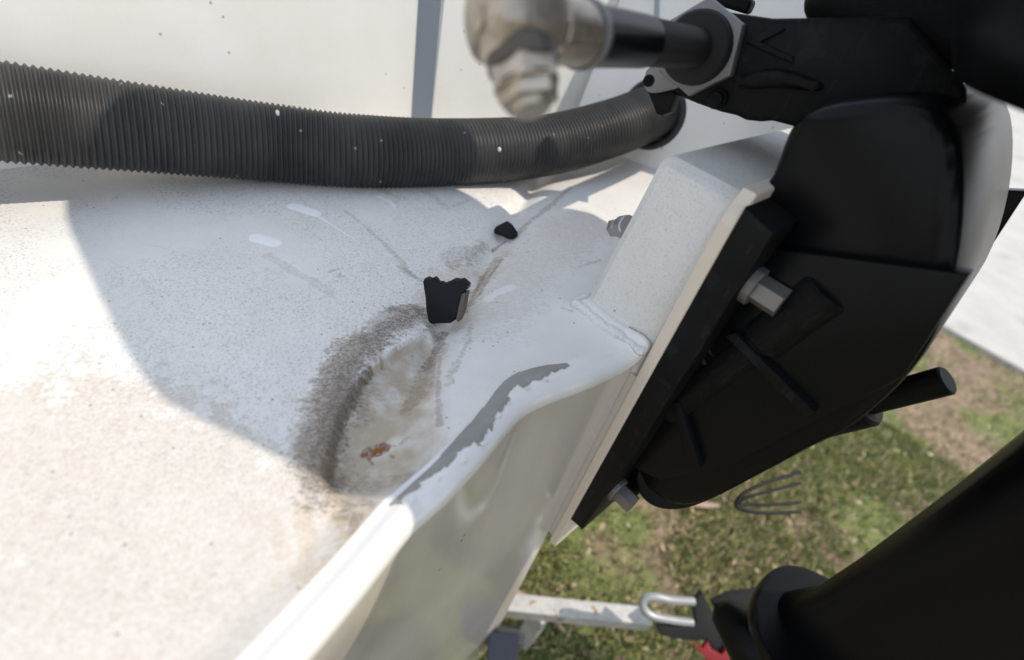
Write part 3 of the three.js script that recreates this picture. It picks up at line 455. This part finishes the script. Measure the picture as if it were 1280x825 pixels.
  for (const z of [-0.372, -0.68]) {
    const e = part('clamp_leg', ext(leg, 0.07, frame(V(0, 0, z), V(0, 0, 1), UP), { bevel: 0.002 }), BLK, motor);
    const side = [[0.035, 0.15], [0.15, 0.2], [0.165, 0.12], [0.12, -0.05], [0.075, -0.14], [0.035, -0.16]];
    part('side_plate', ext(side, 0.012, frame(V(0, 0, z - 0.03), V(0, 0, 1), UP), { bevel: 0.002 }), GLS, e);
    part('plate_rib', ext([[0.04, -0.03], [0.048, -0.024], [0.1, -0.075], [0.094, -0.084]], 0.012, frame(V(0, 0, z - 0.02), V(0, 0, 1), UP), { bevel: 0.0015 }), BLK, e);
    part('plate_rib', ext([[0.05, 0.07], [0.056, 0.078], [0.14, 0.06], [0.138, 0.05]], 0.012, frame(V(0, 0, z - 0.02), V(0, 0, 1), UP), { bevel: 0.0015 }), BLK, e);
    for (const y of [0.122, -0.2]) { const b = V(y > 0 ? 0.046 : 0.041, y, z - 0.022); part('mounting_bolt', [rod(b.clone().add(V(-0.006, 0, 0)), b.clone().add(V(0.0045, 0, 0)), 0.0165), hexNut(b.clone().add(V(0.004, 0, 0)), b.clone().add(V(0.026, 0, 0)), 0.0125, V(0, 1, 0.3))], STEEL, e); }
  }
  // swivel housing between the legs, ending in the tilt eye
  const sw = [[-0.0181, 0.1186], [-0.0017, 0.0335], [0.0029, -0.0879], [0.0033, -0.1582], [0.0081, -0.2002], [0.0391, -0.1934], [0.0741, -0.1862], [0.1037, -0.1731], [0.1253, -0.1303], [0.1428, -0.0581], [0.1562, 0.0022], [0.1679, 0.0615], [0.1627, 0.1467], [0.1216, 0.2315], [0.0731, 0.2727], [0.0063, 0.2426], [0.0071, 0.1863]];
  part('swivel_bracket', ext(sw, 0.21, frame(V(0, 0, -0.425), V(0, 0, 1), UP), { bevel: 0.012, segs: 4, smooth: true }), GLS, motor);
  part('pivot_boss', [rod(V(-0.0067, 0.1215, -0.44), V(0.0002, 0.1314, -0.418), 0.032), rod(V(-0.0005, 0.1305, -0.42), V(0.0026, 0.135, -0.41), 0.017)], BLK, motor);
  part('trim_cylinder', [rod(V(0.0408, -0.0552, -0.41), V(0.0758, 0.0822, -0.41), 0.017), rod(V(0.0748, 0.0775, -0.41), V(0.0922, 0.1457, -0.41), 0.021)], BLK, motor);
  part('trim_rod', rod(V(0.0324, -0.0898, -0.41), V(0.0426, -0.0505, -0.41), 0.008), STEEL, motor);
  part('wiring', [tube([[-0.001, 0.1092, -0.405], [0.0067, 0.0706, -0.4], [0.0286, 0.0365, -0.402], [0.0633, 0.0224, -0.405], [0.1072, 0.0291, -0.41]], 0.0045, 50, 8), tube([[0.0052, 0.1132, -0.405], [0.0137, 0.0751, -0.402], [0.0342, 0.0465, -0.402], [0.0642, 0.0364, -0.405], [0.1036, 0.0419, -0.41]], 0.0035, 50, 8)], RUB, motor);
  for (const p of [V(0.0704, -0.0751, -0.419), V(0.1034, -0.0234, -0.419), V(0.1108, 0.0488, -0.419)]) part('cover_screw', hexNut(p, p.clone().add(V(0, 0, 0.006)), 0.006, UP), GREY, motor);
  const eyeC = V(0.0753, -0.1728, -0.4262), eyeN = V(0.35, 0.45, 0.8).normalize(), fE = frame(eyeC, eyeN, UP);
  const eyeO = [[-0.0359, 0.0184], [-0.0139, 0.0373], [0.0229, 0.0394], [0.0555, 0.0462], [0.0767, 0.0514], [0.0653, 0.0257], [0.0464, -0.0025], [0.0278, -0.0206], [0.0063, -0.0296], [-0.014, -0.0258], [-0.0283, -0.0102]];
  const eye = ext(eyeO, 0.035, fE, { bevel: 0.004, smooth: true, segs: 3, holes: [[0, 0, 0.013]] });
  part('tilt_eye', eye, BLK, motor);
  part('tilt_pin', rod(eyeC.clone().addScaledVector(eyeN, -0.03), eyeC.clone().addScaledVector(eyeN, -0.012), 0.0115), GREY, motor);
  part('anode', box(-0.012, 0.012, -0.022, 0.022, -0.008, 0.008, 0.002).applyMatrix4(frame(V(0.0302, -0.2116, -0.4403), V(0.5, 0.5, 0.7), V(0, 1, 0))), STEEL, motor);
  part('cross_tube', rod(V(0.045, -0.215, -0.4), V(0.045, -0.215, -0.7), 0.016), BLK, motor);
  part('trim_ram', [rod(V(0.06, -0.21, -0.52), V(0.17, 0.02, -0.52), 0.024), rod(V(0.15, -0.02, -0.52), V(0.2, 0.08, -0.52), 0.013)], BLK, motor);
  // drive leg, plates, gear case
  const loft = (rings, mat, name, parent = motor, expo = 3) => { // rings: [y, cx, cz, half x, half z]
    const n = 48, g = grid(n, rings.length - 1, (u, v) => { const r = rings[Math.round(v * (rings.length - 1))], t = u * Math.PI * 2, c = Math.cos(t), s = Math.sin(t); return [r[1] + r[3] * Math.sign(c) * Math.pow(Math.abs(c), 2 / expo), r[0], r[2] - r[4] * Math.sign(s) * Math.pow(Math.abs(s), 2 / expo)]; });
    return part(name, toCreasedNormals(boxUV(toCreasedNormals(g, 0.9)), 0.9), mat, parent); };
  const CZ = -0.53;
  loft([[0.32, 0.36, CZ, 0, 0], [0.32, 0.36, CZ, 0.11, 0.075], [0.15, 0.36, CZ, 0.1, 0.065], [-0.02, 0.37, CZ, 0.1, 0.05], [-0.16, 0.37, CZ, 0.095, 0.04], [-0.24, 0.37, CZ, 0.095, 0.04], [-0.3, 0.37, CZ, 0.11, 0.048], [-0.33, 0.37, CZ, 0.11, 0.04], [-0.33, 0.37, CZ, 0, 0]], GLS, 'drive_leg', motor, 2.4);
  part('mount_cover', ext([[-0.045, -0.05], [0.045, -0.05], [0.06, 0], [0.045, 0.07], [-0.045, 0.07], [-0.06, 0]], 0.02, frame(V(0.365, 0.06, CZ + 0.062), V(0, 0, 1), UP), { bevel: 0.006, smooth: true, segs: 3 }), BLK, motor);
  for (const [x, y] of [[0.325, 0.03], [0.405, 0.03], [0.325, 0.11], [0.405, 0.11]]) part('cover_screw', hexNut(V(x, y, CZ + 0.058), V(x, y, CZ + 0.07), 0.008, UP), STEEL, motor);
  const plate = []; for (let k = 0; k < 48; k++) { const t = k / 48 * Math.PI * 2, c = Math.cos(t), s = Math.sin(t); plate.push([0.36 + (c > 0 ? 0.25 : 0.125) * Math.sign(c) * Math.pow(Math.abs(c), 0.85), 0.095 * Math.sign(s) * Math.pow(Math.abs(s), 0.8)]); }
  part('cavitation_plate', ext(plate.map(([x, w]) => [x, w - CZ]), 0.012, frame(V(0, -0.3, 0), V(0, 1, 0), V(0, 0, -1)), { bevel: 0.004 }), GLS, motor);
  loft([[-0.3, 0.38, CZ, 0, 0], [-0.3, 0.38, CZ, 0.1, 0.028], [-0.38, 0.38, CZ, 0.11, 0.034], [-0.46, 0.38, CZ, 0.1, 0.02], [-0.6, 0.41, CZ, 0.05, 0.008], [-0.6, 0.41, CZ, 0, 0]], GLS, 'skeg', motor, 2.2);
  part('gear_case', new THREE.LatheGeometry([[0, -0.2], [0.02, -0.19], [0.042, -0.14], [0.052, -0.05], [0.052, 0.08], [0.046, 0.16], [0, 0.16]].map(p => new THREE.Vector2(...p)), 40).rotateZ(-Math.PI / 2).translate(0.42, -0.41, CZ), GLS, motor);
  const prop = part('propeller', rod(V(0.58, -0.41, CZ), V(0.68, -0.41, CZ), 0.04, 0.034), STEEL, motor);
  for (let k = 0; k < 3; k++) { const b = ext([[-0.02, 0.03], [-0.05, 0.1], [-0.03, 0.15], [0.02, 0.155], [0.05, 0.11], [0.02, 0.03]], 0.004, frame(V(0, 0, 0), V(1, 0, 0.7), V(0, 1, 0)), { bevel: 0.001, smooth: true }); b.rotateX(k * 2 * Math.PI / 3).translate(0.63, -0.41, CZ); part('blade', b, STEEL, prop); }
  part('shade_box', box(-0.07, 0.15, 0.285, 0.35, -0.685, -0.5, 0.02, 4), BLK, motor);  // unseen box, added to widen the motor shadow on the deck
  // engine cover
  const ring = (y, x0, x1, cz, hz) => [y, (x0 + x1) / 2, cz, (x1 - x0) / 2, hz];
  loft([ring(0.29, 0.28, 0.28, -0.47, 0), ring(0.29, 0.07, 0.5, -0.47, 0.15), ring(0.32, 0.05, 0.52, -0.47, 0.178), ring(0.42, 0, 0.54, -0.47, 0.186), ring(0.45, -0.03, 0.5, -0.475, 0.172)], GLS, 'lower_cowl', motor, 3.4);
  loft([ring(0.452, -0.05, 0.44, -0.48, 0.16), ring(0.52, -0.1, 0.34, -0.49, 0.168), ring(0.62, -0.14, 0.31, -0.49, 0.178), ring(0.72, -0.14, 0.29, -0.49, 0.172), ring(0.765, -0.11, 0.25, -0.49, 0.145), ring(0.785, -0.05, 0.18, -0.49, 0.09), ring(0.785, 0.06, 0.06, -0.49, 0)], GLS, 'engine_cover', motor, 4.6);
}

// ───────── trailer, strap, cable, scraps on the ground ─────────
{
  const galv = tex(512, 512, (i, j) => { const f = fbm(i / 30, j / 30, 4), r = sst(0.7, 0.76, fbm(i / 50 + 9, j / 70, 4)); return [0.46 * (0.8 + 0.4 * f) * (1 - r) + 0.3 * r, 0.455 * (0.8 + 0.4 * f) * (1 - r) + 0.13 * r, 0.44 * (0.8 + 0.4 * f) * (1 - r) + 0.05 * r]; }, true); galv.repeat.set(5, 5);
  const GALV = std([1, 1, 1], 0.55, { map: galv, metalness: 0.3 });
  const tr = thing('boat_trailer', 'galvanised trailer frame rail with rust spots under the boat', 'boat trailer', [0.05, GY, -0.55]);
  const a = V(-0.0339, -0.85, -0.4556), b = V(0.1714, -0.85, -0.6758), d = b.clone().sub(a).normalize(), L = 1.1, mid = a.clone().addScaledVector(d, -0.22);
  const fr = frame(mid, V(0, 1, 0), d);
  const rail = new RoundedBoxGeometry(0.04, L, 0.045, 3, 0.005).translate(0, 0, -0.0225).applyMatrix4(fr); // long side along d
  part('frame_rail', boxUV(rail), GALV, tr);
  for (const s of [-0.4, 0.3]) part('rail_stand', boxUV(box(-0.02, 0.02, GY, -0.892, -0.02, 0.02, 0.003).translate(mid.x + d.x * s, 0, mid.z + d.z * s)), GALV, tr);
  const br = part('bracket', box(-0.035, 0.035, -0.03, 0.03, -0.05, 0.05, 0.004).applyMatrix4(frame(V(0.0279, -0.8, -0.3611), V(0.2, 1, 0.4), d)), std([0.05, 0.055, 0.07], 0.5), tr);
  part('bracket_bolt', rod(V(0.0386, -0.8177, -0.3959), V(0.035, -0.7824, -0.3983), 0.012), STEEL, br);
  // tie-down strap hooked on the rail end
  const sp = thing('tie_down_strap', 'black webbing strap with steel hook and red end on trailer rail', 'strap', [0.252, -0.8, -0.7207]);
  const hk = tube([[0.2225, -0.6622, -0.6795], [0.189, -0.6693, -0.6451], [0.1642, -0.6708, -0.6237], [0.1534, -0.6769, -0.6084], [0.1609, -0.6893, -0.6007], [0.1789, -0.6987, -0.6047], [0.215, -0.6982, -0.634], [0.2453, -0.6936, -0.6631]], 0.0085, 60, 12);
  part('steel_hook', hk, std([0.4, 0.41, 0.42], 0.5, { metalness: 0.6 }), sp);
  const web = (pts, n, up, dep, nm, m, o = [0, 0, 0]) => part(nm, ext(pts, dep, frame(V(...o), n, up), { bevel: 0.002 }), m, sp);
  const WEB = std([0.012, 0.012, 0.013], 0.85, { bumpMap: blackBump, bumpScale: 0.001 });
  web([[-0.0298, 0.0058], [-0.0214, 0.0318], [0.0195, 0.006], [0.0761, -0.0176], [0.0804, -0.0359], [0.0646, -0.0621], [0.0329, -0.0422], [-0.0087, -0.0658], [-0.0558, -0.0823], [-0.0704, -0.0699], [-0.029, -0.0497], [-0.0048, -0.0254]], V(0.45, 0.75, 0.5), V(0, 1, -0.5), 0.012, 'webbing', WEB, [0.2476, -0.6739, -0.6866]);
  web([[-0.014, -0.0285], [0.0115, -0.0276], [0.0129, -0.0098], [0.03, -0.0206], [0.0514, -0.0187], [0.0557, 0.0145], [0.07, 0.009], [0.0713, -0.0142], [0.0599, -0.041], [0.0315, -0.0435]], V(0.45, 0.75, 0.5), V(0, 1, -0.5), 0.006, 'red_end', std([0.22, 0.012, 0.018], 0.7), [0.2694, -0.6881, -0.6631]);
  web([[-0.0563, -0.0263], [-0.0373, 0.0062], [0.0281, 0.0668], [0.1329, 0.0245], [0.1792, -0.0638], [0.0778, -0.1381], [0.0181, -0.0808]], V(0.3, 0.8, 0.5), V(0, 1, -0.5), 0.02, 'webbing', WEB, [0.2988, -0.6718, -0.7634]);
  // thin cables looped beside the motor
  const cb = thing('cable_loop', 'thin black cable loop hanging beside the motor leg', 'cable', [0.1697, -0.2941, -0.6376]);
  part('cable', [tube([[0.1914, -0.2796, -0.7382], [0.1595, -0.2851, -0.6562], [0.1509, -0.2941, -0.6226], [0.1548, -0.3063, -0.6123], [0.1688, -0.3089, -0.6206], [0.1877, -0.3151, -0.6457], [0.2296, -0.3269, -0.7166]], 0.0028, 60, 8), tube([[0.203, -0.3005, -0.7413], [0.1689, -0.3017, -0.6623], [0.1557, -0.3054, -0.6309], [0.1575, -0.315, -0.6217], [0.1663, -0.3173, -0.643], [0.1842, -0.3215, -0.6695], [0.2227, -0.3314, -0.7399]], 0.0026, 60, 8)], RUB, cb);
}

// ───────── grass and litter ─────────
{
  const blade = new THREE.BufferGeometry();
  blade.setAttribute('position', new THREE.Float32BufferAttribute([-0.5, 0, 0, 0.5, 0, 0, -0.38, 0.5, 0.08, 0.38, 0.5, 0.08, 0, 1, 0.35], 3)); blade.setIndex([0, 1, 2, 1, 3, 2, 2, 3, 4]); blade.computeVertexNormals();
  const n = 130000, im = new THREE.InstancedMesh(blade, std([1, 1, 1], 0.7, { side: THREE.DoubleSide }), n), m = new THREE.Matrix4(), q = new THREE.Quaternion(), e = new THREE.Euler();
  let k = 0;
  while (k < n) {
    const far = k > 90000, x = far ? rr(-3, 4) : rr(-0.9, 1.6), z = far ? rr(-3.6, -0.2) : rr(-2.4, 0.2), g = fbm(x * 3.2 + 20, z * 3.2 + 4, 4);
    if (rnd() > sst(0.3, 0.5, g) + 0.2) continue;
    const h = rr(0.015, 0.05), w = rr(0.003, 0.0065);
    e.set(rr(-0.9, 0.9), rr(0, 6.28), rr(-0.6, 0.6)); q.setFromEuler(e); m.compose(V(x, GY, z), q, V(w, h, h)); im.setMatrixAt(k, m);
    const t = rnd(), v = rr(0.7, 1.3); im.setColorAt(k, t < 0.24 ? lin(0.5 * v, 0.42 * v, 0.25 * v) : t < 0.62 ? lin(0.3 * v, 0.31 * v, 0.1 * v) : lin(0.15 * v, 0.2 * v, 0.06 * v)); k++;
  }
  im.name = 'grass'; im.castShadow = im.receiveShadow = true; im.userData = { kind: 'stuff', label: 'patchy green and straw coloured grass under the boat', category: 'grass' }; scene.add(im);
  const lf = ext([[-0.5, 0], [-0.25, 0.28], [0.15, 0.3], [0.5, 0], [0.1, -0.26], [-0.3, -0.24]], 0.02, new THREE.Matrix4().makeRotationX(-Math.PI / 2), { bevel: 0, smooth: true });
  deform(lf, v => { v.y += v.x * v.x * 0.5 + Math.abs(v.z) * 0.4; });
  const N = 2600, lm = new THREE.InstancedMesh(lf, std([1, 1, 1], 0.8), N);
  for (let i = 0; i < N; i++) { const s = rr(0.01, 0.03); e.set(rr(-0.5, 0.5), rr(0, 6.28), rr(-0.5, 0.5)); q.setFromEuler(e); m.compose(V(rr(-1, 2), GY + rr(0.005, 0.03), rr(-2.6, 0)), q, V(s, s, s * rr(0.5, 1))); lm.setMatrixAt(i, m); const v = rr(0.6, 1.3); lm.setColorAt(i, rnd() < 0.4 ? lin(0.36 * v, 0.27 * v, 0.16 * v) : rnd() < 0.6 ? lin(0.22 * v, 0.14 * v, 0.09 * v) : lin(0.42 * v, 0.36 * v, 0.24 * v)); }
  lm.name = 'leaf_litter'; lm.castShadow = lm.receiveShadow = true; lm.userData = { kind: 'stuff', label: 'dry tan and brown leaf litter scattered in the grass', category: 'leaf litter' }; scene.add(lm);
  const lg = V(0.1143, -1.07, -1.26);
  const bark = part('dead_leaf', lf.clone().scale(0.12, 0.04, 0.035).rotateY(0.9).translate(lg.x, lg.y, lg.z), std([0.36, 0.24, 0.18], 0.8), scene); bark.userData = { label: 'long pinkish brown dead leaf on grass below the motor', category: 'leaf' };
}

renderer.render(scene, camera);
